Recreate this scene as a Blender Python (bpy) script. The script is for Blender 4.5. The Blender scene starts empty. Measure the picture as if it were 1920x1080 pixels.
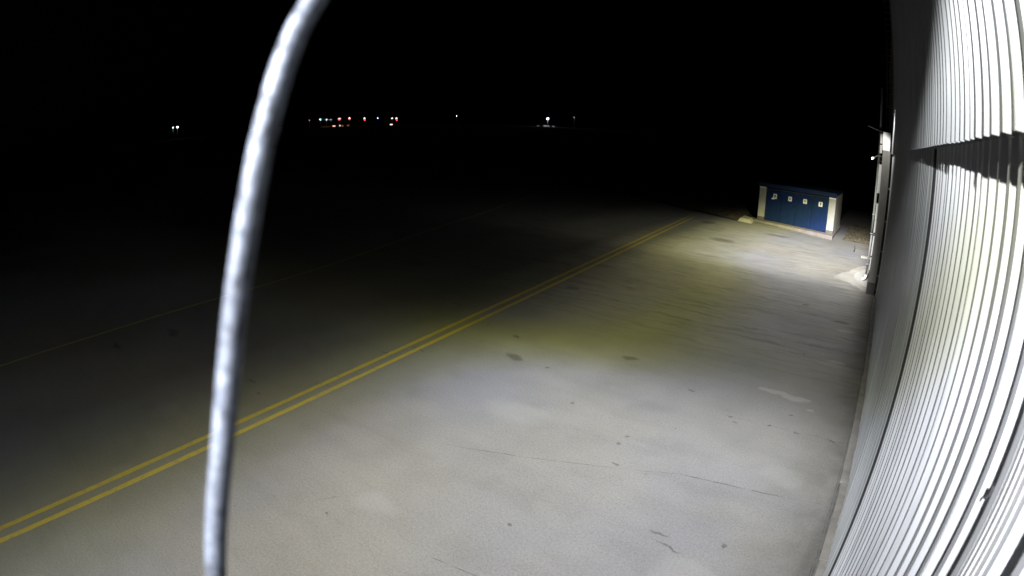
import bpy, bmesh, math, random
from mathutils import Vector, Matrix
import numpy as np
random.seed(7)
S = bpy.context.scene
COL = S.collection
H = 5.6

# ------------------------------------------------------------------ camera
cd = bpy.data.cameras.new("camera")
cam = bpy.data.objects.new("camera", cd)
COL.objects.link(cam)
S.camera = cam
cd.type = 'PANO'
cd.panorama_type = 'FISHEYE_LENS_POLYNOMIAL'
cd.sensor_width = 36.0
cd.sensor_height = 20.25
cd.fisheye_fov = math.pi
cd.fisheye_polynomial_k0 = 0.0
cd.fisheye_polynomial_k1 = -0.0476152154245802
cd.fisheye_polynomial_k2 = -0.0003720399111237017
cd.fisheye_polynomial_k3 = 4.003196010781859e-05
cd.fisheye_polynomial_k4 = -1.6581357286275323e-06
cd.clip_start = 0.02
cd.clip_end = 9000
YAW, PITCH, ROLL = 0.6260238590423353, 0.28294752259638734, 0.025471623735096285
cam.matrix_world = (Matrix.Translation((0, 0, H)) @ Matrix.Rotation(YAW, 4, 'Z')
                    @ Matrix.Rotation(math.pi / 2 - PITCH, 4, 'X') @ Matrix.Rotation(ROLL, 4, 'Z'))
cd.dof.use_dof = True
cd.dof.focus_distance = 14.0
cd.dof.aperture_fstop = 5.0
cd.lens = 50.0

S.view_settings.view_transform = 'Standard'
S.view_settings.look = 'None'
S.view_settings.exposure = 0.0
S.view_settings.gamma = 1.0
S.cycles.max_bounces = 6
S.cycles.sample_clamp_indirect = 4.0

# ------------------------------------------------------------------ world: clear night sky, sun far below the horizon
W = bpy.data.worlds.new("World")
S.world = W
W.use_nodes = True
nt = W.node_tree
nt.nodes.clear()
out = nt.nodes.new('ShaderNodeOutputWorld')
bg = nt.nodes.new('ShaderNodeBackground')
sky = nt.nodes.new('ShaderNodeTexSky')
sky.sky_type = 'NISHITA'
sky.sun_disc = False
sky.sun_elevation = math.radians(-6.0)
sky.sun_rotation = math.radians(200.0)
bg.inputs['Strength'].default_value = 0.05
nt.links.new(sky.outputs[0], bg.inputs['Color'])
nt.links.new(bg.outputs[0], out.inputs[0])

# ------------------------------------------------------------------ materials
def mat(name, base, rough=0.6, metal=0.0, spec=0.5):
    m = bpy.data.materials.new(name)
    m.use_nodes = True
    b = m.node_tree.nodes['Principled BSDF']
    b.inputs['Base Color'].default_value = (*base, 1)
    b.inputs['Roughness'].default_value = rough
    b.inputs['Metallic'].default_value = metal
    b.inputs['Specular IOR Level'].default_value = spec
    return m

class G:
    """small node builder"""
    def __init__(s, m):
        s.t = m.node_tree; s.n = s.t.nodes; s.bsdf = s.n['Principled BSDF']
    def new(s, typ, **kw):
        n = s.n.new(typ)
        for k, v in kw.items(): setattr(n, k, v)
        return n
    def set(s, sock, v):
        if isinstance(v, bpy.types.NodeSocket): s.t.links.new(v, sock)
        else: sock.default_value = v
    def math(s, op, a, b=0.0, c=None, clamp=False):
        n = s.new('ShaderNodeMath', operation=op, use_clamp=clamp)
        s.set(n.inputs[0], a); s.set(n.inputs[1], b)
        if c is not None: s.set(n.inputs[2], c)
        return n.outputs[0]
    def vmath(s, op, a, b=(0, 0, 0)):
        n = s.new('ShaderNodeVectorMath', operation=op)
        s.set(n.inputs[0], a); s.set(n.inputs[1], b)
        return n
    def noise(s, vec, scale, detail=4.0, rough=0.55):
        n = s.new('ShaderNodeTexNoise')
        s.set(n.inputs['Vector'], vec)
        n.inputs['Scale'].default_value = scale
        n.inputs['Detail'].default_value = detail
        n.inputs['Roughness'].default_value = rough
        return n.outputs['Fac']
    def coord(s): return s.new('ShaderNodeTexCoord').outputs['Object']
    def scaled(s, vec, sc):
        n = s.new('ShaderNodeMapping'); s.set(n.inputs['Vector'], vec); n.inputs['Scale'].default_value = sc
        return n.outputs[0]
    def ramp(s, f, stops):
        n = s.new('ShaderNodeValToRGB'); s.set(n.inputs[0], f)
        e = n.color_ramp.elements
        while len(e) < len(stops): e.new(0.5)
        for el, (p, c) in zip(e, stops):
            el.position = p
            el.color = (c, c, c, 1) if isinstance(c, (int, float)) else (*c, 1)
        return n.outputs[0]
    def mix(s, f, a, b, typ='MIX'):
        n = s.new('ShaderNodeMix', data_type='RGBA', blend_type=typ)
        s.set(n.inputs[0], f)
        for i, v in ((6, a), (7, b)):
            s.set(n.inputs[i], v if isinstance(v, bpy.types.NodeSocket) else (*v, 1))
        return n.outputs[2]
    def smooth(s, v, lo, hi):
        n = s.new('ShaderNodeMapRange', interpolation_type='SMOOTHSTEP')
        s.set(n.inputs[0], v); n.inputs[1].default_value = lo; n.inputs[2].default_value = hi
        return n.outputs[0]
    def bump(s, h, strength, dist=0.02):
        n = s.new('ShaderNodeBump'); n.inputs['Strength'].default_value = strength
        n.inputs['Distance'].default_value = dist; s.set(n.inputs['Height'], h)
        s.t.links.new(n.outputs[0], s.bsdf.inputs['Normal'])
    def base(s, c): s.t.links.new(c, s.bsdf.inputs['Base Color'])
    def roughness(s, c): s.t.links.new(c, s.bsdf.inputs['Roughness'])

def emit(name, col, strength):
    m = mat(name, (0.02, 0.02, 0.02))
    b = m.node_tree.nodes['Principled BSDF']
    b.inputs['Emission Color'].default_value = (*col, 1)
    b.inputs['Emission Strength'].default_value = strength
    return m

# --- worn concrete of the apron: blotches, wheel-dragged streaks, joints, cracks, oil spots, pale repairs
def concrete_material():
    m = mat("apron_concrete", (0.3, 0.3, 0.29), 0.82, 0, 0.3)
    g = G(m); P = g.coord()
    warp = g.new('ShaderNodeTexNoise'); g.set(warp.inputs['Vector'], P); warp.inputs['Scale'].default_value = 1.7; warp.inputs['Detail'].default_value = 5
    w = g.vmath('SUBTRACT', warp.outputs['Color'], (0.5, 0.5, 0.5)).outputs[0]
    ws = g.vmath('SCALE', w); ws.inputs['Scale'].default_value = 0.5
    Pw = g.vmath('ADD', P, ws.outputs[0]).outputs[0]
    big = g.noise(P, 0.16, 5)
    mid = g.noise(Pw, 0.9, 6, 0.62)
    streak = g.noise(g.scaled(Pw, (0.22, 1.5, 1)), 1.6, 6, 0.65)
    fine = g.noise(P, 24, 4, 0.75)
    speck = g.noise(P, 11, 4, 0.75)
    grain = g.noise(P, 70, 2, 0.6)
    c = g.ramp(big, [(0.3, (0.25, 0.25, 0.26)), (0.5, (0.285, 0.28, 0.272)), (0.7, (0.305, 0.298, 0.282))])
    c = g.mix(1.0, c, g.ramp(mid, [(0.3, 0.9), (0.5, 1.0), (0.72, 1.06)]), 'MULTIPLY')
    c = g.mix(1.0, c, g.ramp(streak, [(0.3, 0.93), (0.5, 1.0), (0.75, 1.03)]), 'MULTIPLY')
    c = g.mix(1.0, c, g.ramp(fine, [(0.28, 0.76), (0.5, 1.0), (0.72, 1.2)]), 'MULTIPLY')
    c = g.mix(1.0, c, g.ramp(grain, [(0.3, 0.8), (0.5, 1.0), (0.7, 1.2)]), 'MULTIPLY')
    c = g.mix(1.0, c, g.ramp(speck, [(0.27, 0.45), (0.36, 1.0), (0.66, 1.0), (0.76, 1.25)]), 'MULTIPLY')
    tint = g.noise(P, 0.13, 3)
    c = g.mix(1.0, c, g.ramp(tint, [(0.36, (0.97, 0.98, 1.08)), (0.5, (1.0, 1.0, 1.0)), (0.64, (1.04, 1.0, 0.92))]), 'MULTIPLY')
    sep = g.new('ShaderNodeSeparateXYZ'); g.set(sep.inputs[0], Pw)
    drag = g.noise(g.scaled(Pw, (0.35, 3.6, 1)), 1.3, 7, 0.7)
    far = g.smooth(sep.outputs[1], 12.0, 17.0)
    c = g.mix(far, c, g.mix(1.0, c, g.ramp(drag, [(0.34, 0.62), (0.5, 0.98), (0.7, 1.12)]), 'MULTIPLY'))
    sep0 = g.new('ShaderNodeSeparateXYZ'); g.set(sep0.inputs[0], P)
    def ellipse(cx, cy, rx, ry, soft=0.85):
        rx *= 0.8; ry *= 0.8
        dx = g.math('MULTIPLY', g.math('SUBTRACT', sep.outputs[0], cx), 1 / rx)
        dy = g.math('MULTIPLY', g.math('SUBTRACT', sep.outputs[1], cy), 1 / ry)
        d = g.math('ADD', g.math('MULTIPLY', dx, dx), g.math('MULTIPLY', dy, dy))
        return g.smooth(d, 1.0 + soft, 1.0 - soft)
    def total(items):
        a = None
        for it in items:
            e = ellipse(*it)
            a = e if a is None else g.math('MAXIMUM', a, e)
        return a
    # pale repairs and washed patches
    pale = total([(-1.55, 12.66, 0.55, 0.16), (-0.95, 12.55, 0.3, 0.15), (-0.6, 12.1, 0.12, 0.1), (-6.0, 8.5, 0.9, 0.5, .9), (-5.8, 4.6, 0.5, 0.3, .9),
                  (-11.4, 3.3, 0.45, 0.4, .9), (-0.6, 9.2, 0.5, 0.4, .9), (-1.2, 5.9, 0.7, 0.45, .9), (-0.4, 15.3, 0.5, 0.25), (-9.6, 1.6, 0.25, 0.3)])
    c = g.mix(g.math('MULTIPLY', pale, 0.27), c, (0.42, 0.42, 0.41))
    patch = total([(-1.65, 12.68, 0.5, 0.16, .35), (-1.1, 12.6, 0.42, 0.14, .35), (-0.62, 12.12, 0.13, 0.09, .4), (-0.35, 15.6, 0.35, 0.14, .5), (-0.3, 18.6, 0.4, 0.15, .5)])
    c = g.mix(g.math('MULTIPLY', patch, 0.55), c, (0.44, 0.44, 0.41))
    # dark oil spots
    oil = total([(-3.35, 11.69, 0.09, 0.05, .3), (-5.38, 12.51, 0.34, 0.13), (-7.69, 10.77, 0.34, 0.14), (-5.28, 9.55, 0.08, 0.06), (-3.75, 9.02, 0.07, 0.05),
                 (-3.67, 8.69, 0.07, 0.05), (-2.07, 10.77, 0.06, 0.04, .3), (-2.09, 20.75, 0.17, 0.14), (-9.67, 16.93, 0.35, 0.2), (-6.66, 10.73, 0.07, 0.05),
                 (-6.23, 3.87, 0.05, 0.035, .3), (-3.96, 5.49, 0.05, 0.035, .3), (-8.48, 12.02, 0.16, 0.12), (-5.8, 35.1, 0.95, 0.42), (-10.7, 35.9, 0.5, 0.7),
                 (-1.38, 10.95, 0.06, 0.05), (-0.66, 10.98, 0.07, 0.05), (0.1, 11.0, 0.12, 0.06), (-2.2, 10.93, 0.05, 0.04), (-1.0, 11.7, 0.05, 0.04),
                 (-1.94, 6.6, 0.2, 0.03), (-1.75, 6.38, 0.25, 0.03), (-1.02, 6.9, 0.05, 0.06), (-3.48, 7.95, 0.09, 0.05), (-16.0, 5.4, 0.5, 0.18, .9), (-16.3, 3.6, 0.4, 0.1, .9),
                 (-11.2, 5.5, 0.16, 0.05), (-10.6, 5.3, 0.07, 0.05), (-10.2, 8.9, 0.2, 0.05), (-9.8, 9.6, 0.3, 0.05), (-1.3, 15.7, 0.05, 0.05), (-0.6, 19.5, 0.4, 0.2, .9), (-8.2, 30.5, 0.9, 0.7, .9)])
    c = g.mix(g.math('MULTIPLY', oil, 0.55), c, (0.055, 0.052, 0.045))
    # slab joints and cracks: distance to wavering segments
    def seg(x0, y0, x1, y1, width, wob=sep):
        dx, dy = x1 - x0, y1 - y0; L = math.hypot(dx, dy); dx /= L; dy /= L
        px = g.math('SUBTRACT', wob.outputs[0], x0); py = g.math('SUBTRACT', wob.outputs[1], y0)
        along = g.math('ADD', g.math('MULTIPLY', px, dx), g.math('MULTIPLY', py, dy))
        off = g.math('ABSOLUTE', g.math('SUBTRACT', g.math('MULTIPLY', px, dy), g.math('MULTIPLY', py, dx)))
        a = g.smooth(off, width, width * 0.35)
        ends = g.math('MULTIPLY', g.smooth(along, -0.1, 0.1), g.smooth(along, L + 0.1, L - 0.1))
        return g.math('MULTIPLY', a, ends)
    sepw = g.new('ShaderNodeSeparateXYZ')
    w2 = g.vmath('SCALE', w); w2.inputs['Scale'].default_value = 0.12
    g.set(sepw.inputs[0], g.vmath('ADD', P, w2.outputs[0]).outputs[0])
    cr = None
    for s_ in [(-10.9, 15.62, -9.0, 15.95, 0.035, sepw), (-9.0, 15.95, -4.3, 16.42, 0.02, sepw), (-4.3, 16.42, 0.3, 16.6, 0.012, sepw),
               (-6.2, 6.67, -2.3, 8.31, 0.012, sepw), (-2.3, 8.31, 0.2, 8.62, 0.02, sepw), (-4.3, 4.25, -3.55, 4.38, 0.014, sepw), (-4.9, 4.3, -4.5, 4.33, 0.008, sepw),
               (-2.3, 10.92, 0.35, 11.03, 0.014, sepw), (-6.0, 18.5, -4.2, 18.1, 0.03, sepw), (-7.0, 22.0, -0.2, 21.2, 0.018, sepw), (-8.5, 19.6, -5.5, 19.9, 0.02, sepw),
               (-6.6, 3.9, -6.4, 4.3, 0.012, sepw), (-6.9, 20.6, -2.6, 20.3, 0.016, sepw), (-4.6, 17.5, -2.0, 17.2, 0.02, sepw), (-9.0, 24.0, -2.5, 23.6, 0.02, sepw), (0.445, -4, 0.445, 24, 0.022, sepw), (0.40, 4, 0.40, 14, 0.012, sepw)]:
        e = seg(*s_)
        cr = e if cr is None else g.math('MAXIMUM', cr, e)
    broken = g.ramp(g.noise(P, 2.3, 3), [(0.4, 0.08), (0.62, 1.0)])
    c = g.mix(g.math('MULTIPLY', g.math('MULTIPLY', cr, broken), 0.62), c, (0.04, 0.038, 0.034))
    # grime gathered in the strip by the wall
    grime = g.math('MULTIPLY', g.smooth(sep.outputs[0], -0.9, 0.45), g.ramp(g.noise(Pw, 1.3, 5), [(0.35, 0.0), (0.65, 0.5)]))
    c = g.mix(grime, c, (0.13, 0.125, 0.11))
    c = g.mix(1.0, c, (0.64, 0.635, 0.605), 'MULTIPLY')      # overall tone of the old, dark concrete
    g.base(c)
    g.roughness(g.ramp(mid, [(0.3, 0.75), (0.7, 0.92)]))
    g.bump(g.math('ADD', g.math('MULTIPLY', fine, 0.6), speck), 0.2, 0.005)
    return m

def simple_noise(name, c0, c1, scale, rough=0.7, bump=0.2, dist=0.01, metal=0.0, stretch=(1, 1, 1), spec=0.4):
    m = mat(name, c0, rough, metal, spec)
    g = G(m); P = g.scaled(g.coord(), stretch)
    f = g.noise(P, scale, 6, 0.6)
    g.base(g.ramp(f, [(0.3, c0), (0.7, c1)]))
    if bump: g.bump(g.noise(P, scale * 4, 4), bump, dist)
    return m

M_conc = concrete_material()
M_grassland = simple_noise("dark_grassland", (0.02, 0.028, 0.012), (0.05, 0.055, 0.025), 0.6, 0.95)
M_soil = simple_noise("brown_soil", (0.045, 0.035, 0.022), (0.11, 0.085, 0.055), 2.2, 0.95, 0.6, 0.05)
M_yellow = None
def yellow_paint():
    m = mat("worn_yellow_paint", (0.42, 0.32, 0.03), 0.7, 0, 0.35)
    g = G(m); P = g.coord()
    f = g.noise(P, 5.5, 6, 0.7); f2 = g.noise(P, 45, 3, 0.6); f3 = g.noise(P, 0.5, 2)
    wear = g.math('MULTIPLY', g.ramp(f, [(0.5, 0.0), (0.66, 0.85)]), g.ramp(f3, [(0.4, 0.4), (0.6, 1.0)]))
    c = g.mix(g.ramp(f2, [(0.3, 0.0), (0.7, 1.0)]), (0.36, 0.275, 0.045), (0.49, 0.385, 0.08))
    g.base(g.mix(wear, c, (0.24, 0.22, 0.15)))
    return m
M_yellow = yellow_paint()
M_faint = simple_noise("faded_yellow_paint", (0.5, 0.42, 0.1), (0.3, 0.28, 0.16), 1.3, 0.8)
M_kerb = simple_noise("kerb_concrete", (0.2, 0.19, 0.165), (0.32, 0.3, 0.27), 2.5, 0.85, 0.5, 0.01)

def cladding():
    m = mat("grey_coated_sheet", (0.6, 0.61, 0.63), 0.42, 0.0, 0.5)
    g = G(m); P = g.coord()
    drip = g.noise(g.scaled(P, (9, 9, 0.35)), 1.5, 5, 0.6)
    cloud = g.noise(P, 0.8, 4)
    c = g.ramp(drip, [(0.3, (0.40, 0.41, 0.43)), (0.5, (0.48, 0.49, 0.51)), (0.75, (0.52, 0.53, 0.545))])
    c = g.mix(1.0, c, g.ramp(cloud, [(0.3, 0.88), (0.7, 1.06)]), 'MULTIPLY')
    sp = g.noise(P, 60, 2, 0.5)
    c = g.mix(g.ramp(sp, [(0.72, 0.0), (0.8, 0.5)]), c, (0.25, 0.25, 0.24))
    # mud splashed up along the foot of the sheets
    sep = g.new('ShaderNodeSeparateXYZ'); g.set(sep.inputs[0], P)
    mud = g.math('MULTIPLY', g.smooth(sep.outputs[2], 0.9, 0.0), g.ramp(g.noise(g.scaled(P, (2, 2, 1)), 2.5, 5), [(0.3, 0.1), (0.7, 0.8)]))
    c = g.mix(mud, c, (0.33, 0.32, 0.29))
    g.base(c)
    g.roughness(g.ramp(cloud, [(0.3, 0.36), (0.7, 0.5)]))
    g.bump(g.noise(g.scaled(P, (1, 1, 0.25)), 2.0, 2), 0.12, 0.01)
    return m
M_clad = cladding()
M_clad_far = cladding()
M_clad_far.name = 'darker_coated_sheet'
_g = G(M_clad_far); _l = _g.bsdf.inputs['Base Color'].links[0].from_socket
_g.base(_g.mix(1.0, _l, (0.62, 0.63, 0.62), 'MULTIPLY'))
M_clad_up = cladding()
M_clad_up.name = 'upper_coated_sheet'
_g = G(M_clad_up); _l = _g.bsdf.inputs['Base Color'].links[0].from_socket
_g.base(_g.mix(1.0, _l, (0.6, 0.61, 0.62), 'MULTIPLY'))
M_dark = mat("dark_gap", (0.02, 0.02, 0.022), 0.8)
M_trim = simple_noise("pale_metal_trim", (0.45, 0.45, 0.46), (0.58, 0.58, 0.58), 3, 0.45, 0.05)
M_render = simple_noise("grey_render", (0.2, 0.195, 0.185), (0.26, 0.25, 0.235), 1.6, 0.85, 0.3, 0.004)
M_plinthdark = simple_noise("dark_plinth", (0.07, 0.065, 0.06), (0.11, 0.105, 0.1), 3, 0.85, 0.3)
M_white = simple_noise("white_paint", (0.72, 0.71, 0.68), (0.8, 0.79, 0.76), 2.5, 0.55, 0.08, 0.003)
M_pillar = simple_noise("cream_render", (0.35, 0.345, 0.3), (0.42, 0.41, 0.36), 1.8, 0.85, 0.25, 0.004)
M_greypillar = simple_noise("grey_render_base", (0.09, 0.088, 0.085), (0.12, 0.115, 0.11), 4, 0.85, 0.25)
M_blue = simple_noise("blue_sheet_door", (0.004, 0.017, 0.062), (0.006, 0.022, 0.085), 1.4, 0.5, 0.05, 0.003, 0, (3, 3, 0.6))
M_bluedk = simple_noise("dark_blue_fascia", (0.004, 0.015, 0.055), (0.005, 0.02, 0.075), 1.4, 0.6, 0.05)
M_steel = mat("dull_steel", (0.06, 0.06, 0.065), 0.5, 0.4)
M_paper = mat("white_notice", (0.75, 0.76, 0.74), 0.6)
M_ink = mat("black_print", (0.03, 0.03, 0.035), 0.6)
M_inkr = mat("dark_red_print", (0.12, 0.03, 0.03), 0.6)
M_inkg = mat("green_print", (0.08, 0.14, 0.1), 0.6)
M_greenpipe = simple_noise("grey_green_pipe", (0.25, 0.28, 0.24), (0.33, 0.36, 0.31), 4, 0.6, 0.05)
M_greypipe = simple_noise("grey_pipe", (0.2, 0.2, 0.22), (0.28, 0.28, 0.3), 4, 0.6, 0.05)
M_rust = simple_noise("rusty_steel", (0.1, 0.06, 0.04), (0.2, 0.14, 0.1), 6, 0.8, 0.2)
M_hutw = mat("far_white_wall", (0.7, 0.7, 0.7), 0.8)

def galvanised():
    m = mat("galvanised_pipe", (0.3, 0.3, 0.32), 0.6, 0.45)
    g = G(m); P = g.coord()
    n1 = g.noise(P, 75, 5, 0.7); n2 = g.noise(g.scaled(P, (1, 1, 0.8)), 34, 4, 0.6); n3 = g.noise(P, 6, 3)
    c = g.ramp(n1, [(0.3, (0.035, 0.04, 0.055)), (0.5, (0.09, 0.1, 0.125)), (0.75, (0.15, 0.165, 0.2))])
    c = g.mix(1.0, c, g.ramp(n2, [(0.36, 0.34), (0.47, 0.9), (0.7, 1.25)]), 'MULTIPLY')
    c = g.mix(1.0, c, g.ramp(n3, [(0.35, 0.75), (0.65, 1.1)]), 'MULTIPLY')
    g.base(c)
    g.roughness(g.ramp(n1, [(0.3, 0.75), (0.7, 0.5)]))
    g.bump(n2, 0.3, 0.004)
    return m
M_galv = galvanised()

# ------------------------------------------------------------------ mesh helpers
def bm_box(bm, x0, x1, y0, y1, z0, z1, M=None):
    v = [bm.verts.new((x, y, z)) for z in (z0, z1) for y in (y0, y1) for x in (x0, x1)]
    for f in ((0, 2, 3, 1), (4, 5, 7, 6), (0, 1, 5, 4), (2, 6, 7, 3), (0, 4, 6, 2), (1, 3, 7, 5)):
        bm.faces.new([v[i] for i in f])
    if M is not None:
        for a in v: a.co = M @ a.co
    return v

def bm_tube(bm, pts, r, seg=16, cap=True):
    pts = [Vector(p) for p in pts]
    rad = r if isinstance(r, (list, tuple)) else [r] * len(pts)
    rings = []; prev = None
    for i, p in enumerate(pts):
        t = (pts[min(i + 1, len(pts) - 1)] - pts[max(i - 1, 0)]).normalized()
        if prev is None:
            a = t.orthogonal().normalized()
        else:
            a = (prev - t * prev.dot(t)).normalized()
        prev = a; b = t.cross(a)
        rings.append([bm.verts.new(p + (a * math.cos(2 * math.pi * k / seg) + b * math.sin(2 * math.pi * k / seg)) * rad[i]) for k in range(seg)])
    for r0, r1 in zip(rings, rings[1:]):
        for k in range(seg):
            f = bm.faces.new((r0[k], r0[(k + 1) % seg], r1[(k + 1) % seg], r1[k])); f.smooth = True
    if cap:
        bm.faces.new(rings[0][::-1]); bm.faces.new(rings[-1])

def obj(name, bm, material, parent=None, bevel=0.0):
    if bevel:
        bmesh.ops.bevel(bm, geom=list(bm.edges), offset=bevel, segments=2, affect='EDGES', profile=0.5)
    bmesh.ops.recalc_face_normals(bm, faces=bm.faces)
    me = bpy.data.meshes.new(name)
    bm.to_mesh(me); bm.free()
    if material is not None: me.materials.append(material)
    o = bpy.data.objects.new(name, me)
    COL.objects.link(o)
    if parent is not None:
        o.parent = parent
        o.matrix_parent_inverse = parent.matrix_world.inverted() if False else Matrix.Translation(-Vector(parent.location))
    return o

def box(name, b, material, parent=None, bevel=0.0, M=None):
    bm = bmesh.new(); bm_box(bm, *b, M=M)
    return obj(name, bm, material, parent, bevel)

def thing(name, label, cat, loc=(0, 0, 0), group=None):
    o = bpy.data.objects.new(name, None); COL.objects.link(o)
    o.location = loc; o['label'] = label; o['category'] = cat
    o.empty_display_size = 0.2
    if group: o['group'] = group
    return o

def tag(o, label, cat, group=None):
    o['label'] = label; o['category'] = cat
    if group: o['group'] = group
    return o

def structure(o):
    o['kind'] = 'structure'; return o

# ------------------------------------------------------------------ the ground
def ragged(poly, n=6, amp=0.06):
    r = []
    for a, b in zip(poly, poly[1:] + poly[:1]):
        for k in range(n):
            t = k / n
            r.append((a[0] + (b[0] - a[0]) * t + (random.uniform(-amp, amp) if k else 0), a[1] + (b[1] - a[1]) * t + (random.uniform(-amp, amp) * 2 if k else 0)))
    return r

def sheet(name, poly, z, material):
    bm = bmesh.new()
    bm.faces.new([bm.verts.new((x, y, z)) for x, y in poly])
    return obj(name, bm, material)

structure(sheet("ground", [(-6000, -6000), (6000, -6000), (6000, 6000), (-6000, 6000)], -0.06, M_grassland))
structure(sheet("apron", [(0.75, -60), (0.75, 24.4), (0.75, 60), (-2.75, 60), (-2.9, 45.0), (-9.5, 41.2), (-9.2, 38.5), (-13.7, 40.3), (-60, 66), (-120, 80), (-220, 60), (-220, -60)], 0.0, M_conc))

def line_marking(name, pts, width, z, material):
    bm = bmesh.new(); L = []; R_ = []
    n = len(pts)
    for i, p in enumerate(pts):
        a = Vector(pts[max(i - 1, 0)]); b = Vector(pts[min(i + 1, n - 1)])
        t = (b - a).normalized(); s = Vector((t.y, -t.x)) * width / 2
        w = 1 + random.uniform(-0.07, 0.07)
        p = Vector(p)
        L.append(bm.verts.new((*(p - s * w), z))); R_.append(bm.verts.new((*(p + s * w), z)))
    for i in range(n - 1): bm.faces.new((L[i], R_[i], R_[i + 1], L[i + 1]))
    return structure(obj(name, bm, material))

def dense(a, b, step):
    a, b = Vector(a), Vector(b); n = max(2, int((b - a).length / step))
    return [tuple(a.lerp(b, i / n)) for i in range(n + 1)]
# direction of the double line: azimuth -4.83 degrees
YL = [(-8.910, -1.646), (-9.425, 4.127), (-11.004, 21.902), (-12.18, 37.11)]
line_marking("line_marking", dense((-8.68, -4.0), (-12.15, 37.3), 0.35), 0.135, 0.004, M_yellow)
line_marking("line_marking", dense((-9.04, -4.0), (-12.53, 37.5), 0.35), 0.135, 0.004, M_yellow)
fl = [(-17.65, -6), (-17.656, -0.317), (-17.75, 3.19), (-18.266, 10.16), (-18.881, 14.151), (-20.249, 19.121), (-22.193, 27.194), (-23.519, 31.666), (-26, 40)]
fd = []
for a, b in zip(fl, fl[1:]): fd += dense(a, b, 1.0)[:-1]
line_marking("line_marking", fd, 0.13, 0.004, M_faint)

# narrow concrete strip along the foot of the wall
bm = bmesh.new()
yy = -4.0
while yy < 24.2:
    y1 = yy + random.uniform(0.9, 1.6)
    w = random.uniform(-0.02, 0.02)
    bm_box(bm, 0.46 + w, 0.70, yy, min(y1, 24.2) - random.uniform(0.008, 0.02), -0.05, 0.028 + random.uniform(-0.004, 0.006))
    yy = y1
structure(obj("kerb", bm, M_kerb))

# raised planting bed and its dark gutter, left of the shelter
bm = bmesh.new()
bed = [(-13.6, 40.75), (-9.45, 38.95), (-9.75, 42.3), (-10.5, 50), (-30, 62), (-24, 47)]
structure(sheet("gutter", [(-17.2, 43.6), (-13.7, 40.18), (-9.2, 38.42), (-9.35, 38.98), (-13.55, 40.72), (-17.0, 44.0)], 0.004, M_dark))
N = 26
vs = []
for j in range(N + 1):
    row = []
    for i in range(N + 1):
        u, v = i / N, j / N
        p = Vector((-17.0, 44.0)).lerp(Vector((-9.5, 39.0)), u).lerp(Vector((-19, 60)).lerp(Vector((-10.2, 58)), u), v)
        e = min(u, 1 - u, v * 2, 1 - v) * 8
        row.append(bm.verts.new((p.x, p.y, -0.03 + 0.12 * min(1, e) + random.uniform(0, 0.06) * min(1, e))))
    vs.append(row)
for j in range(N):
    for i in range(N): bm.faces.new((vs[j][i], vs[j][i + 1], vs[j + 1][i + 1], vs[j + 1][i]))
structure(obj("earth_bed", bm, M_soil))
# soil verge between shelter and the far building
bm = bmesh.new(); vs = []
for j in range(31):
    row = []
    for i in range(19):
        u, v = i / 18, j / 30
        x = -1.95 + (u * 2.1); y = 37.85 + v * 9
        e = min(1, min(u, 1 - u) * 9, min(v, 1 - v) * 14)
        row.append(bm.verts.new((x + random.uniform(-.05, .05), y + random.uniform(-.08, .08), -0.02 + e * (0.09 + random.uniform(0, 0.1)))))
    vs.append(row)
for j in range(30):
    for i in range(18): bm.faces.new((vs[j][i], vs[j][i + 1], vs[j + 1][i + 1], vs[j + 1][i]))
structure(obj("earth_verge", bm, M_soil))
bm = bmesh.new()
for _ in range(900):
    x, y = random.uniform(-1.85, 0.05), random.uniform(38.0, 46.5)
    a = random.uniform(0, 6.28); l = random.uniform(0.06, 0.2); w = 0.012
    c, s = math.cos(a), math.sin(a); lean = random.uniform(0.02, 0.12)
    p = [(x - w * s, y + w * c, 0.05), (x + w * s, y - w * c, 0.05), (x + lean * c, y + lean * s, 0.08 + l)]
    bm.faces.new([bm.verts.new(q) for q in p])
gr = obj("grass", bm, simple_noise("dry_grass", (0.07, 0.075, 0.03), (0.12, 0.11, 0.06), 3, 0.9, 0))
gr['kind'] = 'stuff'; gr['label'] = 'thin dry grass on the soil patch beside the blue shelter'
gr['category'] = 'grass'

# pale newer concrete in front of the far door and its step
structure(sheet("door_ramp", ragged([(-1.55, 26.4), (-0.85, 25.95), (0.1, 24.75), (0.1, 31.0), (-0.3, 30.4), (-0.85, 28.6), (-1.35, 27.2)]), 0.006, simple_noise("pale_concrete", (0.2, 0.19, 0.17), (0.28, 0.27, 0.245), 1.1, 0.85, 0.3)))
structure(sheet("door_patch", ragged([(-0.5, 26.9), (-0.25, 26.1), (0.1, 25.6), (0.1, 30.0), (-0.2, 29.5), (-0.5, 28.3), (-0.6, 27.5)]), 0.011, simple_noise("white_concrete", (0.27, 0.27, 0.255), (0.35, 0.345, 0.33), 2.0, 0.85, 0.3)))
tag(box("doorstep", (-0.47, 0.11, 32.75, 33.15, 0.0, 0.09), M_kerb, None, 0.01), "low pale concrete step at the foot of the far facade", "step")

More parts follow.
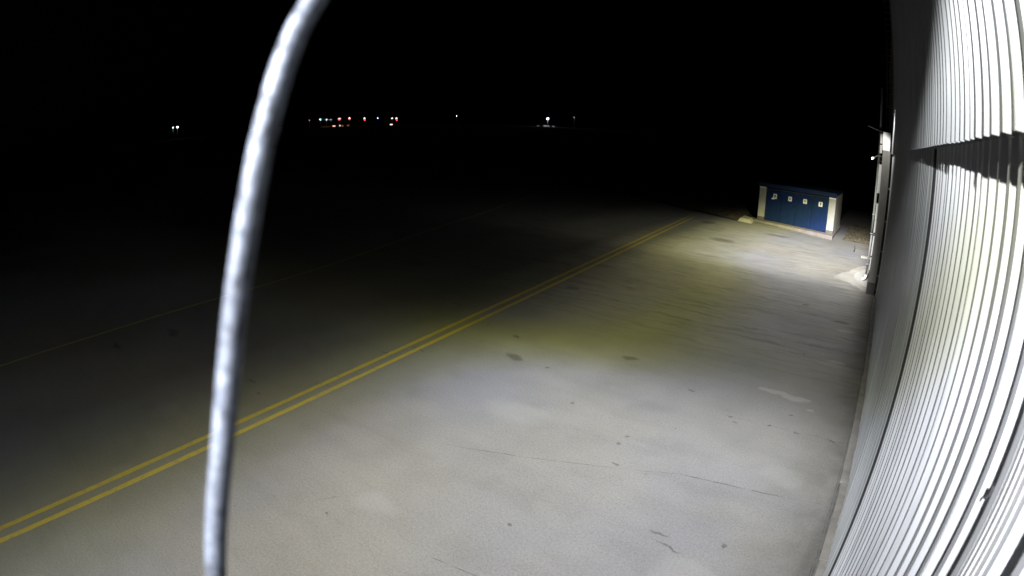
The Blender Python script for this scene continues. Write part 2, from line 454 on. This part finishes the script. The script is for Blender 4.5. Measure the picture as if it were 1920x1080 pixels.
# ------------------------------------------------------------------ the corrugated hall
hall = thing("corrugated_hall", "tall hall clad in pale grey ribbed metal sheet along the right edge", "building", (0.6, 0, 0))
PITCH_R = 0.222
def ribbed(bm, y0, y1, X, z0, z1, phase, s=0.010, a=0.062, d=0.075, seg_z=1):
    """vertical trapezoid ribs; phase = Y of one rib's far outer edge"""
    pts = []; X0 = X; sheet_off = 0.0
    k = math.floor((y0 - phase) / PITCH_R) - 1
    while True:
        fe = phase + k * PITCH_R + random.uniform(-0.009, 0.009)
        aa = a + random.uniform(-0.012, 0.012); lap = k % 5 == 0
        if lap: sheet_off = random.uniform(-0.007, 0.007)
        X = X0 + sheet_off + random.uniform(-0.005, 0.005)
        prof = [(fe - aa - s, X + d), (fe - aa, X), (fe, X), (fe + s, X + d)]
        if lap: prof[1:3] = [(fe - aa, X), (fe - aa + 0.008, X), (fe - aa + 0.010, X + 0.012), (fe - aa + 0.018, X + 0.012), (fe - aa + 0.020, X), (fe, X)]
        for (y, x) in prof: pts.append((x, y))
        k += 1
        if fe > y1 + PITCH_R: break
    cut = []
    for (xa, ya), (xb, yb) in zip(pts, pts[1:]):
        if yb <= y0 or ya >= y1: continue
        def at(y): return xa + (xb - xa) * (y - ya) / max(yb - ya, 1e-9)
        if not cut: yy_ = max(ya, y0); cut.append((at(yy_), yy_))
        yy_ = min(yb, y1); cut.append((at(yy_), yy_))
    zs = [z0 + (z1 - z0) * i / seg_z for i in range(seg_z + 1)]
    front = [[bm.verts.new((x, y, z)) for x, y in cut] for z in zs]
    back = [[bm.verts.new((x + 0.0035, y, z)) for x, y in cut] for z in (z0, z1)]
    for r0, r1 in zip(front, front[1:]):
        for i in range(len(cut) - 1): bm.faces.new((r0[i], r0[i + 1], r1[i + 1], r1[i]))
    for i in range(len(cut) - 1):
        bm.faces.new((front[0][i], back[0][i], back[0][i + 1], front[0][i + 1]))
        bm.faces.new((front[-1][i], front[-1][i + 1], back[-1][i + 1], back[-1][i]))
        bm.faces.new((back[0][i], back[1][i], back[1][i + 1], back[0][i + 1]))
WX = 0.593
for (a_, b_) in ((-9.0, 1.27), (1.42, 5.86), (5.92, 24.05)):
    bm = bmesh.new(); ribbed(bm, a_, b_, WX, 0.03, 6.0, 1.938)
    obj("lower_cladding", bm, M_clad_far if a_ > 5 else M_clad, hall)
bm = bmesh.new(); ribbed(bm, -9.0, 24.05, WX - 0.085, 5.782, 12.9, 1.98)
obj("upper_cladding", bm, M_clad_up, hall)
bm = bmesh.new(); bm_box(bm, 0.69, 0.9, -9.0, 24.05, 0.0, 12.9)
obj("backing_wall", bm, M_dark, hall)
box("joint_shade_strip", (WX - 0.003, WX + 0.05, 5.862, 5.918, 0.03, 5.775), M_dark, hall)  # black flush strip painted in for the shade of the open joint
# cover strip over the sheet joint close to the camera
bm = bmesh.new()
bm_box(bm, WX - 0.004, WX + 0.03, 1.255, 1.435, 0.04, 5.775)
bm_box(bm, WX - 0.008, WX - 0.0042, 1.30, 1.318, 0.041, 5.774)
bm_box(bm, WX - 0.011, WX - 0.0043, 1.345, 1.36, 0.041, 5.774)
bm_box(bm, WX - 0.008, WX - 0.0044, 1.395, 1.410, 0.041, 5.774)
obj("cover_strip", bm, M_trim, hall)
# small clip on the sheet
bm = bmesh.new(); bm_box(bm, WX - 0.012, WX + 0.002, 1.512, 1.522, 4.765, 4.8); bm_box(bm, WX - 0.02, WX - 0.0125, 1.508, 1.518, 4.755, 4.768)
obj("clip", bm, M_steel, hall)
# corner flashing and its bolts at the hall's far end
box("corner_flashing", (0.555, 0.62, 24.055, 24.16, 0.02, 5.7), M_trim, hall, 0.006)
for z in (0.9, 1.9, 3.1, 4.4):
    bm = bmesh.new(); bm_tube(bm, [(0.515, 24.05, z), (0.515, 24.03, z)], 0.035, 8); obj("bolt", bm, M_white, hall)
box("gap_shade", (0.585, 0.62, 24.165, 24.6, 0.0, 12.9), M_dark, hall)  # near-black box: the shade inside the recess is put in as colour
box("end_wall", (0.66, 9.0, 24.06, 24.3, 0.0, 12.8), M_render, hall)

# ------------------------------------------------------------------ far building behind the hall's end
annex = thing("annex_building", "narrow grey rendered end wall of the building past the ribbed hall", "building", (0.4, 24.6, 0))
box("pilaster", (0.118, 0.465, 24.42, 25.2, 0.5, 5.87), M_render, annex, 0.008)
box("plinth", (0.108, 0.475, 24.41, 25.2, -0.03, 0.497), M_plinthdark, annex, 0.008)
box("wall", (0.2, 6.0, 25.2, 48.0, 0.0, 6.6), M_render, annex)
box("white_cap", (0.10, 0.43, 24.5, 25.19, 5.875, 6.62), M_white, annex, 0.01)
box("upper_wall", (0.62, 6.0, 24.61, 48.0, 6.61, 12.6), M_dark, annex)
# white reveals that stand out of the facade, one above the other
for (z0, z1, x0) in ((4.05, 5.28, -0.0), (2.9, 3.62, 0.035), (2.35, 2.88, 0.045), (1.35, 2.2, 0.06), (0.72, 1.25, 0.08)):
    box("window_reveal", (x0, 0.145, 25.9, 26.0, z0, z1), M_white, annex, 0.004)
for (z0, z1) in ((5.9, 6.25), (6.3, 6.7)):
    box("window_reveal", (-0.02, 0.085, 25.3, 25.4, z0 - 0.15, z1 - 0.15), M_white, annex, 0.004)

# rainwater pipe standing in front of the facade
dp = thing("downpipe", "slim grey green rainwater pipe on the far facade, with a white outlet at its foot", "downpipe", (0.0, 27.0, 0))
bm = bmesh.new(); bm_tube(bm, [(-0.03, 27.0, 2.2), (-0.03, 27.0, 6.9)], 0.062, 14); obj("pipe", bm, M_greenpipe, dp)
bm = bmesh.new(); bm_tube(bm, [(-0.02, 27.0, 6.9), (-0.02, 27.0, 8.7)], 0.05, 14); obj("pipe", bm, M_greypipe, dp)
bm = bmesh.new(); bm_tube(bm, [(-0.02, 27.0, 0.2), (-0.02, 27.0, 2.2)], 0.045, 14); obj("pipe", bm, M_greypipe, dp)
bm = bmesh.new(); bm_tube(bm, [(-0.02, 27.0, 0.28), (-0.02, 26.99, 0.17), (-0.06, 26.95, 0.09), (-0.2, 26.85, 0.06)], 0.06, 12); obj("outlet", bm, M_white, dp)
for z in (0.75, 2.15, 3.0, 4.2, 5.4, 6.6):
    bm = bmesh.new(); bm_tube(bm, [(-0.03, 27.0, z - 0.03), (-0.03, 27.0, z + 0.03)], 0.074, 14); bm_box(bm, 0.03, 0.2, 26.985, 27.015, z - 0.015, z + 0.015)
    obj("bracket", bm, M_greypipe, dp)

# bracket arm with a small camera-like fitting
arm = thing("gutter_bracket", "thin grey arm sticking out over the apron from the far facade", "bracket", (-0.16, 26.0, 6.7))
bm = bmesh.new(); bm_tube(bm, [(0.2, 26.0, 6.66), (-0.16, 26.0, 6.72), (-0.62, 26.0, 6.84)], 0.02, 10); obj("tube", bm, M_trim, arm)
bm = bmesh.new(); bm_tube(bm, [(0.2, 26.0, 6.45), (-0.16, 26.0, 6.71)], 0.012, 8); obj("stay", bm, M_steel, arm)
fit = thing("security_camera", "tiny white cylinder fitting on the outer face of the downpipe", "camera", (-0.2, 26.0, 5.55))
bm = bmesh.new(); bm_tube(bm, [(-0.34, 25.9, 5.47), (-0.25, 26.1, 5.52)], 0.05, 12); obj("body", bm, M_white, fit)
bm = bmesh.new(); bm_tube(bm, [(-0.25, 26.08, 5.52), (-0.12, 26.1, 5.62), (0.1, 26.1, 5.62)], 0.02, 8); obj("mount", bm, M_trim, fit)

# caged ladder up the taller wall
lad = thing("roof_ladder", "rusty caged ladder rising in the dark above the far facade", "ladder", (0.35, 25.6, 6.7))
for x in (0.23, 0.5):
    bm = bmesh.new(); bm_box(bm, x - 0.02, x + 0.02, 25.57, 25.63, 6.65, 13.2); obj("rail", bm, M_steel if x < 0.3 else M_rust, lad)
for i in range(22):
    z = 6.9 + i * 0.28
    bm = bmesh.new(); bm_tube(bm, [(0.25, 25.6, z), (0.48, 25.6, z)], 0.014, 8); obj("rung", bm, M_rust, lad)
for z in (7.78, 9.26, 11.6):
    bm = bmesh.new(); bm_box(bm, 0.2, 0.66, 25.52, 25.57, z, z + 0.04); obj("bracket", bm, M_steel, lad)

# ------------------------------------------------------------------ blue-doored shelter
SH = Vector((-8.41, 40.60, 0.0)); SU = Vector((0.901, -0.435, 0.0)); SN = Vector((-0.022, -0.999, 0.0)).normalized()
TILT = 0.028
sh_M = Matrix(((SU.x, -SN.x, 0, SH.x), (SU.y, -SN.y, 0, SH.y), (TILT, 0, 1, SH.z), (0, 0, 0, 1)))
shelter = thing("bin_shelter", "low bin shelter with blue doors and cream end pillars at the apron's far end", "shelter", tuple(SH))
def sbox(name, b, m, parent=shelter, bevel=0.0):
    bm = bmesh.new(); bm_box(bm, *b)
    if bevel: bmesh.ops.bevel(bm, geom=list(bm.edges), offset=bevel, segments=2, affect='EDGES')
    for v in bm.verts: v.co = sh_M @ v.co
    root = parent
    o = obj(name, bm, m, None)
    o.parent = parent
    off = Vector(shelter.location)
    o.matrix_parent_inverse = Matrix.Translation(-off) if parent is shelter else Matrix.Identity(4)
    return o
# the pad it stands on
sbox("pad", (-0.12, 6.45, -0.75, 5.2, -0.35, 0.085), simple_noise("pad_concrete", (0.14, 0.12, 0.11), (0.2, 0.18, 0.165), 2.0, 0.85, 0.4), shelter, 0.015)
for x0, x1 in ((-0.02, 0.55), (5.83, 6.36)):
    sbox("pillar", (x0, x1, -0.02, 0.6, 0.30, 2.38), M_pillar)
    sbox("pillar_base", (x0 - 0.012, x1 + 0.012, -0.03, 0.6, 0.087, 0.297), M_greypillar)
    sbox("pillar_cap", (x0 + 0.003, x1 - 0.003, -0.028, 0.58, 2.3, 2.384), M_white)
sbox("side_wall", (6.14, 6.355, 0.602, 5.1, 0.087, 2.44), M_pillar)
sbox("side_wall", (-0.01, 0.2, 0.602, 5.1, 0.087, 2.44), M_pillar)
sbox("back_wall", (0.205, 6.135, 4.9, 5.1, 0.087, 2.44), M_pillar)
sbox("fascia", (-0.14, 6.40, -0.1, 0.1, 2.39, 2.67), M_bluedk, shelter, 0.01)
sbox("roof", (-0.1, 6.38, 0.102, 5.2, 2.5, 2.6), M_bluedk)
sbox("rail", (0.6, 5.8, 0.02, 0.075, 2.27, 2.33), M_steel)
dw = (5.80 - 0.58) / 4
for k in range(4):
    x0 = 0.58 + k * dw
    bm = bmesh.new()
    bm_box(bm, x0 + 0.008, x0 + dw - 0.008, 0.10, 0.13, 0.12, 2.26)
    n = 5
    for i in range(n):
        a = x0 + 0.03 + (dw - 0.06) * i / n
        bm_box(bm, a + 0.02, a + (dw - 0.06) / n - 0.02, 0.088, 0.0995, 0.16, 2.22)
    for v in bm.verts: v.co = sh_M @ v.co
    d = obj("door", bm, M_blue, shelter)
    hb = bmesh.new(); bm_box(hb, x0 + dw - 0.12, x0 + dw - 0.08, 0.06, 0.0875, 1.05, 1.2)
    for v in hb.verts: v.co = sh_M @ v.co
    h = obj("handle", hb, M_steel, None); h.parent = d
    for vx in h.data.vertices: pass
    if k in (1, 2):
        sbox("bracket", (x0 + dw - 0.03, x0 + dw + 0.03, 0.03, 0.085, 2.08, 2.265), M_steel)
# the four notices, each with its own mark
for k, xc in enumerate((1.35, 2.65, 3.91, 5.175)):
    zt = (2.0, 1.97, 1.98, 1.97)[k]
    x0, x1, z0, z1 = xc - 0.155, xc + 0.155, zt - 0.34 + (0.04 if k else 0), zt
    bm = bmesh.new(); bm_box(bm, x0, x1, 0.07, 0.084, z0, z1)
    if k == 0: bm_box(bm, x0 - 0.13, x0 + 0.12, 0.055, 0.0695, z0 - 0.05, z0 + 0.06)
    for v in bm.verts: v.co = sh_M @ v.co
    nt_ = obj("notice", bm, M_paper, shelter)
    nt_['label'] = ("white notice with a black arrow mark and a torn lower corner", "white notice with two thin dark upright marks",
                    "white notice with a greenish round mark", "white notice with a dark reddish figure mark")[k]
    bm = bmesh.new()
    zc = (z0 + z1) / 2
    def poly(pts, y=0.066):
        f = [bm.verts.new((x, y, z)) for x, z in pts]; b = [bm.verts.new((x, y + 0.003, z)) for x, z in pts]
        bm.faces.new(f); bm.faces.new(b[::-1])
        for i in range(len(pts)): bm.faces.new((f[i], f[(i + 1) % len(pts)], b[(i + 1) % len(pts)], b[i]))
    if k == 0:
        poly([(xc - 0.075, zc - 0.02), (xc - 0.075, zc + 0.05), (xc, zc + 0.13), (xc + 0.075, zc + 0.05), (xc + 0.075, zc - 0.02)])
        poly([(xc - 0.035, zc - 0.1), (xc - 0.035, zc - 0.022), (xc + 0.035, zc - 0.022), (xc + 0.035, zc - 0.1)])
    elif k == 1:
        for sx in (-0.05, 0.05): poly([(xc + sx - 0.022, zc - 0.08), (xc + sx - 0.022, zc + 0.09), (xc + sx + 0.022, zc + 0.09), (xc + sx + 0.022, zc - 0.08)])
        poly([(xc - 0.026, zc - 0.015), (xc - 0.026, zc + 0.015), (xc + 0.026, zc + 0.015), (xc + 0.026, zc - 0.015)])
    elif k == 2:
        for i in range(20):
            a0, a1 = 2 * math.pi * i / 20, 2 * math.pi * (i + 0.98) / 20
            poly([(xc + r * math.cos(a), zc + 0.02 + r * math.sin(a)) for r, a in ((0.05, a0), (0.09, a0), (0.09, a1), (0.05, a1))])
        poly([(xc + 0.01, zc + 0.01), (xc + 0.01, zc + 0.03), (xc + 0.045, zc + 0.03), (xc + 0.045, zc + 0.01)])
    else:
        poly([(xc - 0.055, zc + 0.05), (xc - 0.055, zc + 0.1), (xc + 0.055, zc + 0.1), (xc + 0.055, zc + 0.05)])
        poly([(xc - 0.02, zc - 0.09), (xc - 0.03, zc + 0.048), (xc + 0.055, zc + 0.048), (xc + 0.02, zc - 0.09)])
    for v in bm.verts: v.co = sh_M @ v.co
    mk = obj("printed_mark", bm, (M_ink, M_ink, M_inkg, M_inkr)[k], None)
    mk.parent = nt_

# pale concrete block at the shelter's left foot
bm = bmesh.new()
b0 = [(-9.42, 38.55), (-8.30, 38.32), (-8.46, 39.9), (-9.55, 41.0)]
t0 = [(-9.3, 38.9), (-8.6, 38.75), (-8.66, 39.8), (-9.4, 40.6)]
vb = [bm.verts.new((x, y, -0.02)) for x, y in b0]; vt = [bm.verts.new((x, y, 0.2)) for x, y in t0]
bm.faces.new(vb[::-1]); bm.faces.new(vt)
for i in range(4): bm.faces.new((vb[i], vb[(i + 1) % 4], vt[(i + 1) % 4], vt[i]))
tag(obj("concrete_block", bm, simple_noise("block_concrete", (0.26, 0.25, 0.19), (0.34, 0.32, 0.25), 2.0, 0.85, 0.3), None, 0.03),
    "small sloped concrete block on the ground at the shelter's left end", "block")
# little stake
bm = bmesh.new(); bm_tube(bm, [(-0.96, 34.3, 0), (-0.95, 34.32, 0.3), (-0.97, 34.3, 0.42)], [0.035, 0.03, 0.02], 8)
bm_tube(bm, [(-0.97, 34.28, 0.02), (-0.97, 34.28, 0.06)], 0.06, 8)
tag(obj("stake", bm, M_ink), "short dark stake standing alone on the pale concrete near the soil patch", "stake")

# ------------------------------------------------------------------ bent pipe close in front of the lens
ctrl = [(-0.5, -0.02, -1.05), (-0.5, 0.06, -0.75), (-0.5, 0.144, -0.461), (-0.5, 0.205, -0.286), (-0.5, 0.25, -0.13), (-0.5, 0.281, -0.0155), (-0.5, 0.310, 0.0735), (-0.5, 0.340, 0.132), (-0.5, 0.41, 0.235), (-0.5, 0.52, 0.33), (-0.5, 0.66, 0.38)]
def catmull(p, n=10):
    p = [Vector(q) for q in p]; q = [p[0] * 2 - p[1]] + p + [p[-1] * 2 - p[-2]]
    r = []
    for i in range(1, len(q) - 2):
        for k in range(n):
            t = k / n
            r.append(0.5 * (2 * q[i] + (q[i + 1] - q[i - 1]) * t + (2 * q[i - 1] - 5 * q[i] + 4 * q[i + 1] - q[i + 2]) * t * t + (3 * q[i] - q[i - 1] - 3 * q[i + 1] + q[i + 2]) * t ** 3))
    return r + [q[-2]]
path = [p + Vector((0, 0, H)) for p in catmull(ctrl)]
pipe = thing("bent_pipe", "out of focus galvanised pipe curving upright close to the lens", "pipe", tuple(path[0]))
bm = bmesh.new(); bm_tube(bm, path, 0.0130, 24); obj("pipe", bm, M_galv, pipe)

# ------------------------------------------------------------------ lights on the horizon
def far_point(az, el, R):
    a = math.radians(az)
    return Vector((math.sin(a) * R, math.cos(a) * R, H + math.tan(math.radians(el)) * R))
E_white = emit("white_lamp", (0.85, 0.9, 1.0), 34)
E_blue = emit("bluish_lamp", (0.6, 0.75, 1.0), 26)
E_pink = emit("pinkish_lamp", (1.0, 0.5, 0.45), 24)
E_red = emit("red_halo", (1.0, 0.03, 0.03), 8.0)
E_dim = emit("dim_lamp", (0.8, 0.85, 1.0), 6)
E_win = emit("lit_window", (1.0, 0.6, 0.55), 1.6)
M_mast = mat("grey_mast", (0.4, 0.4, 0.4), 0.6)
R0 = 1217.0
def mast(az, el, label, head, size=1.3, red=0, R=R0, group="light masts on the horizon"):
    p = far_point(az, el, R)
    t = thing("light_mast", label, "light mast", (p.x, p.y, 0), group)
    bm = bmesh.new(); bm_tube(bm, [(p.x, p.y, -0.05), (p.x, p.y, p.z - 0.2)], [0.3, 0.16], 8); obj("pole", bm, M_mast, t)
    ax = Vector((p.y, -p.x, 0)).normalized()
    bm = bmesh.new(); bm_tube(bm, [p - ax * size * 0.8, p + ax * size * 0.8], 0.12, 6); obj("crossarm", bm, M_mast, t)
    tow = -Vector((p.x, p.y, 0)).normalized()
    for s in (-0.5, 0.5):
        c = p + ax * size * s + tow * 0.3
        bm = bmesh.new(); bmesh.ops.create_uvsphere(bm, u_segments=10, v_segments=6, radius=size * 0.42, matrix=Matrix.Translation(c) @ Matrix.Diagonal((1, 1, 0.8, 1)))
        obj("lamp_head", bm, head, t)
    for i in range(red):  # glowing balls imitate the red halo around the lights, not lamps themselves
        c = p + tow * 0.3 + ax * (0.7 * (i - 0.3)) + Vector((0, 0, -2.3 - 1.6 * i))
        bm = bmesh.new(); bmesh.ops.create_uvsphere(bm, u_segments=10, v_segments=6, radius=1.15, matrix=Matrix.Translation(c))
        obj("red_halo", bm, E_red, t)
    return t
E_twin = emit("twin_lamp", (0.9, 0.97, 1.0), 40)
mast(-69.52, 0.765, "white mast light left of the bent pipe, the fainter of its close pair", E_twin, 0.9, 0, 900)
mast(-69.08, 0.755, "white mast light left of the bent pipe, the brighter of its close pair", E_twin, 1.3, 0, 900)
mast(-55.966, 0.49, "faint pinkish mast light right beside the bent pipe", emit("faint_pink", (1.0, 0.5, 0.45), 5), 1.0)
mast(-54.92, 0.49, "small white mast light, second to the right of the bent pipe", E_white, 0.9)
mast(-54.30, 0.466, "small white mast light, third to the right of the bent pipe", E_white, 0.9)
mast(-53.88, 0.45, "dim white mast light between a small white one and the first red lit one", E_dim, 0.9)
mast(-53.05, 0.52, "bright pinkish mast light above a short pink lit hut", E_pink, 1.4, 1)
mast(-52.06, 0.537, "bright pinkish mast light above an orange speck, left of the lone pink light", E_pink, 1.4, 1)
mast(-50.60, 0.493, "pinkish mast light standing alone with red glow beneath it", E_pink, 1.3, 2)
mast(-49.31, 0.46, "lone bluish mast light between two reddish ones", E_blue, 0.9)
mast(-47.91, 0.431, "pinkish mast light above the hut at the right end of the red lights", E_pink, 1.2)
mast(-47.49, 0.424, "rightmost mast light of the reddish cluster, red glow at its side", E_pink, 1.3, 2)
mast(-41.66, 0.60, "small white mast light alone in the middle of the horizon", E_white, 0.9)
big = mast(-32.83, 0.524, "tallest mast with a glaring white lamp over low white huts", emit("glaring_lamp", (0.85, 0.9, 1.0), 60), 2.2)
mast(-30.26, 0.736, "dim white mast light farthest to the right on the horizon", E_dim, 0.8)

def hut(az, R, w, h, label, wall, window=None, dz=0.0):
    p = far_point(az, 0, R); p.z = 0
    t = thing("low_hut", label, "hut", tuple(p), "low huts under the far lights")
    ang = math.atan2(-p.x, p.y)
    Mx = Matrix.Translation(p) @ Matrix.Rotation(ang, 4, 'Z')
    bm = bmesh.new(); bm_box(bm, -w / 2, w / 2, 0, 3, -0.05, h, M=Mx); obj("wall", bm, wall, t)
    bm = bmesh.new(); bm_box(bm, -w / 2 - 0.2, w / 2 + 0.2, -0.2, 3.2, h + 0.003, h + 0.25, M=Mx); obj("roof", bm, M_mast, t)
    if window:
        bm = bmesh.new(); bm_box(bm, -w * 0.4, w * 0.4, -0.06, -0.004, h * 0.3, h * 0.8, M=Mx); obj("window", bm, window, t)
    return t
hut(-32.95, 1235, 12, 2.6, "long white hut lit by the tallest mast", M_hutw)
hut(-32.27, 1235, 5, 1.6, "small white hut just right of the tallest mast", M_hutw)
hut(-33.75, 1235, 4, 1.6, "small dim hut just left of the tallest mast", M_hutw)
hut(-53.57, 1190, 6.5, 3.2, "low hut with a wide pink lit window left of the first red mast light", M_hutw, emit("pink_window", (1.0, 0.5, 0.42), 2.2))
hut(-53.0, 1190, 3, 4.0, "narrow hut with a pink lit window under the first red mast light", M_hutw, emit("rose_window", (1.0, 0.55, 0.5), 2.0))
hut(-52.75, 1185, 3.5, 2.6, "small hut with an orange lit window", M_hutw, emit("orange_window", (0.8, 0.3, 0.1), 0.7))
hut(-52.2, 1185, 5, 3.6, "low hut with a dull orange window band under a pinkish light", M_hutw, emit("dull_window", (0.7, 0.25, 0.12), 0.4))
hut(-48.0, 1190, 6, 3.0, "low hut with a bright pinkish window at the red cluster's right end", M_hutw, emit("bright_window", (1.0, 0.75, 0.7), 3.0))
hut(-54.4, 1190, 18, 1.6, "long low hut with a dim amber window strip", M_hutw, emit("amber_window", (0.5, 0.25, 0.08), 0.12))

# ------------------------------------------------------------------ lamps
def floodlight(name, loc, power, u_stops, v_stops, cap, tail, edge_col, core_col, by_u, radius=0.14):
    """a wall floodlight hanging face down; its beam is given, like a photometric file, as a function of the
    direction's slopes across (u) and along (v) the wall, with the yellow rim such lamps have"""
    l = bpy.data.lights.new(name, 'SPOT'); l.energy = power; l.spot_size = math.radians(178); l.spot_blend = 0.03
    l.shadow_soft_size = radius
    o = bpy.data.objects.new(name, l); COL.objects.link(o); o.location = loc
    l.use_nodes = True
    g = G.__new__(G); g.t = l.node_tree; g.n = g.t.nodes
    em = [n for n in g.n if n.type == 'EMISSION'][0]
    d = g.new('ShaderNodeSeparateXYZ'); g.set(d.inputs[0], g.new('ShaderNodeTexCoord').outputs['Normal'])
    SG = LIGHT_SIGN
    dz = g.math('MAXIMUM', g.math('ABSOLUTE', d.outputs[2]), 0.02)
    u = g.math('MULTIPLY', g.math('DIVIDE', d.outputs[0], dz), SG); v = g.math('MULTIPLY', g.math('DIVIDE', d.outputs[1], dz), SG)
    def curve(x, stops, lo, hi):
        f = g.new('ShaderNodeMapRange'); g.set(f.inputs[0], x); f.inputs[1].default_value = lo; f.inputs[2].default_value = hi
        n = g.new('ShaderNodeValToRGB'); g.set(n.inputs[0], f.outputs[0]); n.color_ramp.interpolation = 'B_SPLINE' if False else 'LINEAR'
        e = n.color_ramp.elements
        while len(e) < len(stops): e.new(0.5)
        for el, (p, c) in zip(e, sorted(stops)):
            el.position = (p - lo) / (hi - lo); el.color = (c, c, c, 1)
        return g.math('ADD', n.outputs[0], 0.0)
    tu = curve(u, u_stops, -4, 2); tv = curve(v, v_stops, -4, 6)
    T = g.math('MULTIPLY', tu, tv)
    q = g.math('ADD', 1.0, g.math('ADD', g.math('MULTIPLY', u, u), g.math('MULTIPLY', v, v)))
    I = g.math('MULTIPLY', T, g.math('MINIMUM', g.math('POWER', q, 1.5), cap))
    tl = g.math('MULTIPLY', g.math('DIVIDE', tail, g.math('SQRT', q)), g.smooth(u, 0.3, 0.75))
    tl = g.math('MULTIPLY', tl, g.math('MULTIPLY', g.smooth(v, 6.6, 3.2) if by_u else g.smooth(v, 4.7, 2.6), g.smooth(v, 2.3, 3.1) if by_u else 1.0))
    if by_u: tl = g.math('MULTIPLY', tl, g.smooth(u, 1.12, 0.98))
    g.set(em.inputs['Strength'], g.math('ADD', I, tl))
    r = g.new('ShaderNodeValToRGB'); f = g.math('ADD', T, g.math('MULTIPLY', g.smooth(u, -0.85, -0.2), 0.9)) if by_u else g.math('ADD', T, g.math('ADD', g.math('MULTIPLY', g.smooth(u, -0.7, 0.0), g.math('SUBTRACT', 0.9, g.math('MULTIPLY', g.math('MULTIPLY', g.smooth(v, 1.4, 1.9), g.smooth(v, 2.7, 2.1)), 0.2))), g.math('ADD', g.math('MULTIPLY', g.smooth(v, 2.1, 1.4), 0.45), g.math('MULTIPLY', g.smooth(u, -0.95, -1.25), 0.3))))
    g.set(r.inputs[0], f); e = r.color_ramp.elements
    while len(e) < 5: e.new(0.5)
    for el, (p, c) in zip(e, ((0.0, (0.9, 0.92, 0.85)), (0.04, (0.95, 0.93, 0.65)), (0.12, edge_col), (0.28, edge_col), (0.95, core_col))):
        el.position = p; el.color = (*c, 1)
    g.set(em.inputs['Color'], r.outputs[0])
    return o
LIGHT_SIGN = 1.0
def across(pairs, x0, h): return [((x - x0) / h, t) for x, t in pairs]
FX, FY, FH = -1.2, -5.6, 9.2
floodlight("floodlight", (FX, FY, FH), 8200,
           across([(-26, 0.003), (-17, 0.008), (-13, 0.024), (-11.4, 0.065), (-10, 0.17), (-8.9, 0.34), (-7.8, 0.6), (-6.2, 0.88), (-3, 1.0), (-1.2, 0.92), (0.3, 0.6), (1.2, 0.15), (12, 0.14)], FX, FH),
           across([(-24, 0.0), (-14, 0.3), (-8, 0.4), (-3, 0.37), (1, 0.62), (5, 0.9), (8, 1.0), (9.5, 1.0), (11.0, 0.72), (12.4, 0.34), (13.8, 0.17), (16, 0.1), (18, 0.07), (22, 0.03), (34, 0.0)], FY, FH),
           24.0, 7.0, (0.96, 0.97, 0.3), (0.94, 0.96, 1.0), False)
floodlight("floodlight", (-0.6, 21.0, 7.3), 8000,
           across([(-29, 0.003), (-17.5, 0.01), (-13, 0.03), (-11, 0.1), (-9, 0.42), (-6, 0.88), (-3, 1.0), (-0.6, 0.9), (-0.2, 0.7), (0.13, 0.3), (0.55, 0.022), (1.2, 0.010), (13, 0.008)], -0.6, 7.3),
           across([(-8, 0.0), (11, 0.03), (15.7, 0.075), (19.3, 0.135), (22, 0.25), (24, 0.4), (26, 0.85), (28, 1.0), (34, 0.8), (38, 0.5), (41, 0.25), (46, 0.06), (60, 0.0)], 21.0, 7.3),
           20.0, 0.5, (0.97, 0.95, 0.5), (1.0, 0.99, 0.96), True)
hp = far_point(-32.83, 0.524, R0 - 4)
pl = bpy.data.lights.new("mast_lamp", 'POINT'); pl.energy = 9000; pl.color = (0.9, 0.95, 1.0); pl.shadow_soft_size = 0.5
po = bpy.data.objects.new("mast_lamp", pl); COL.objects.link(po); po.location = hp

# parts of parts share the shelter's origin: undo the parent's offset for meshes built in world space
for o in list(COL.objects):
    if o.type == 'MESH' and o.parent is not None and o.parent.type == 'MESH':
        o.matrix_parent_inverse = Matrix.Identity(4)
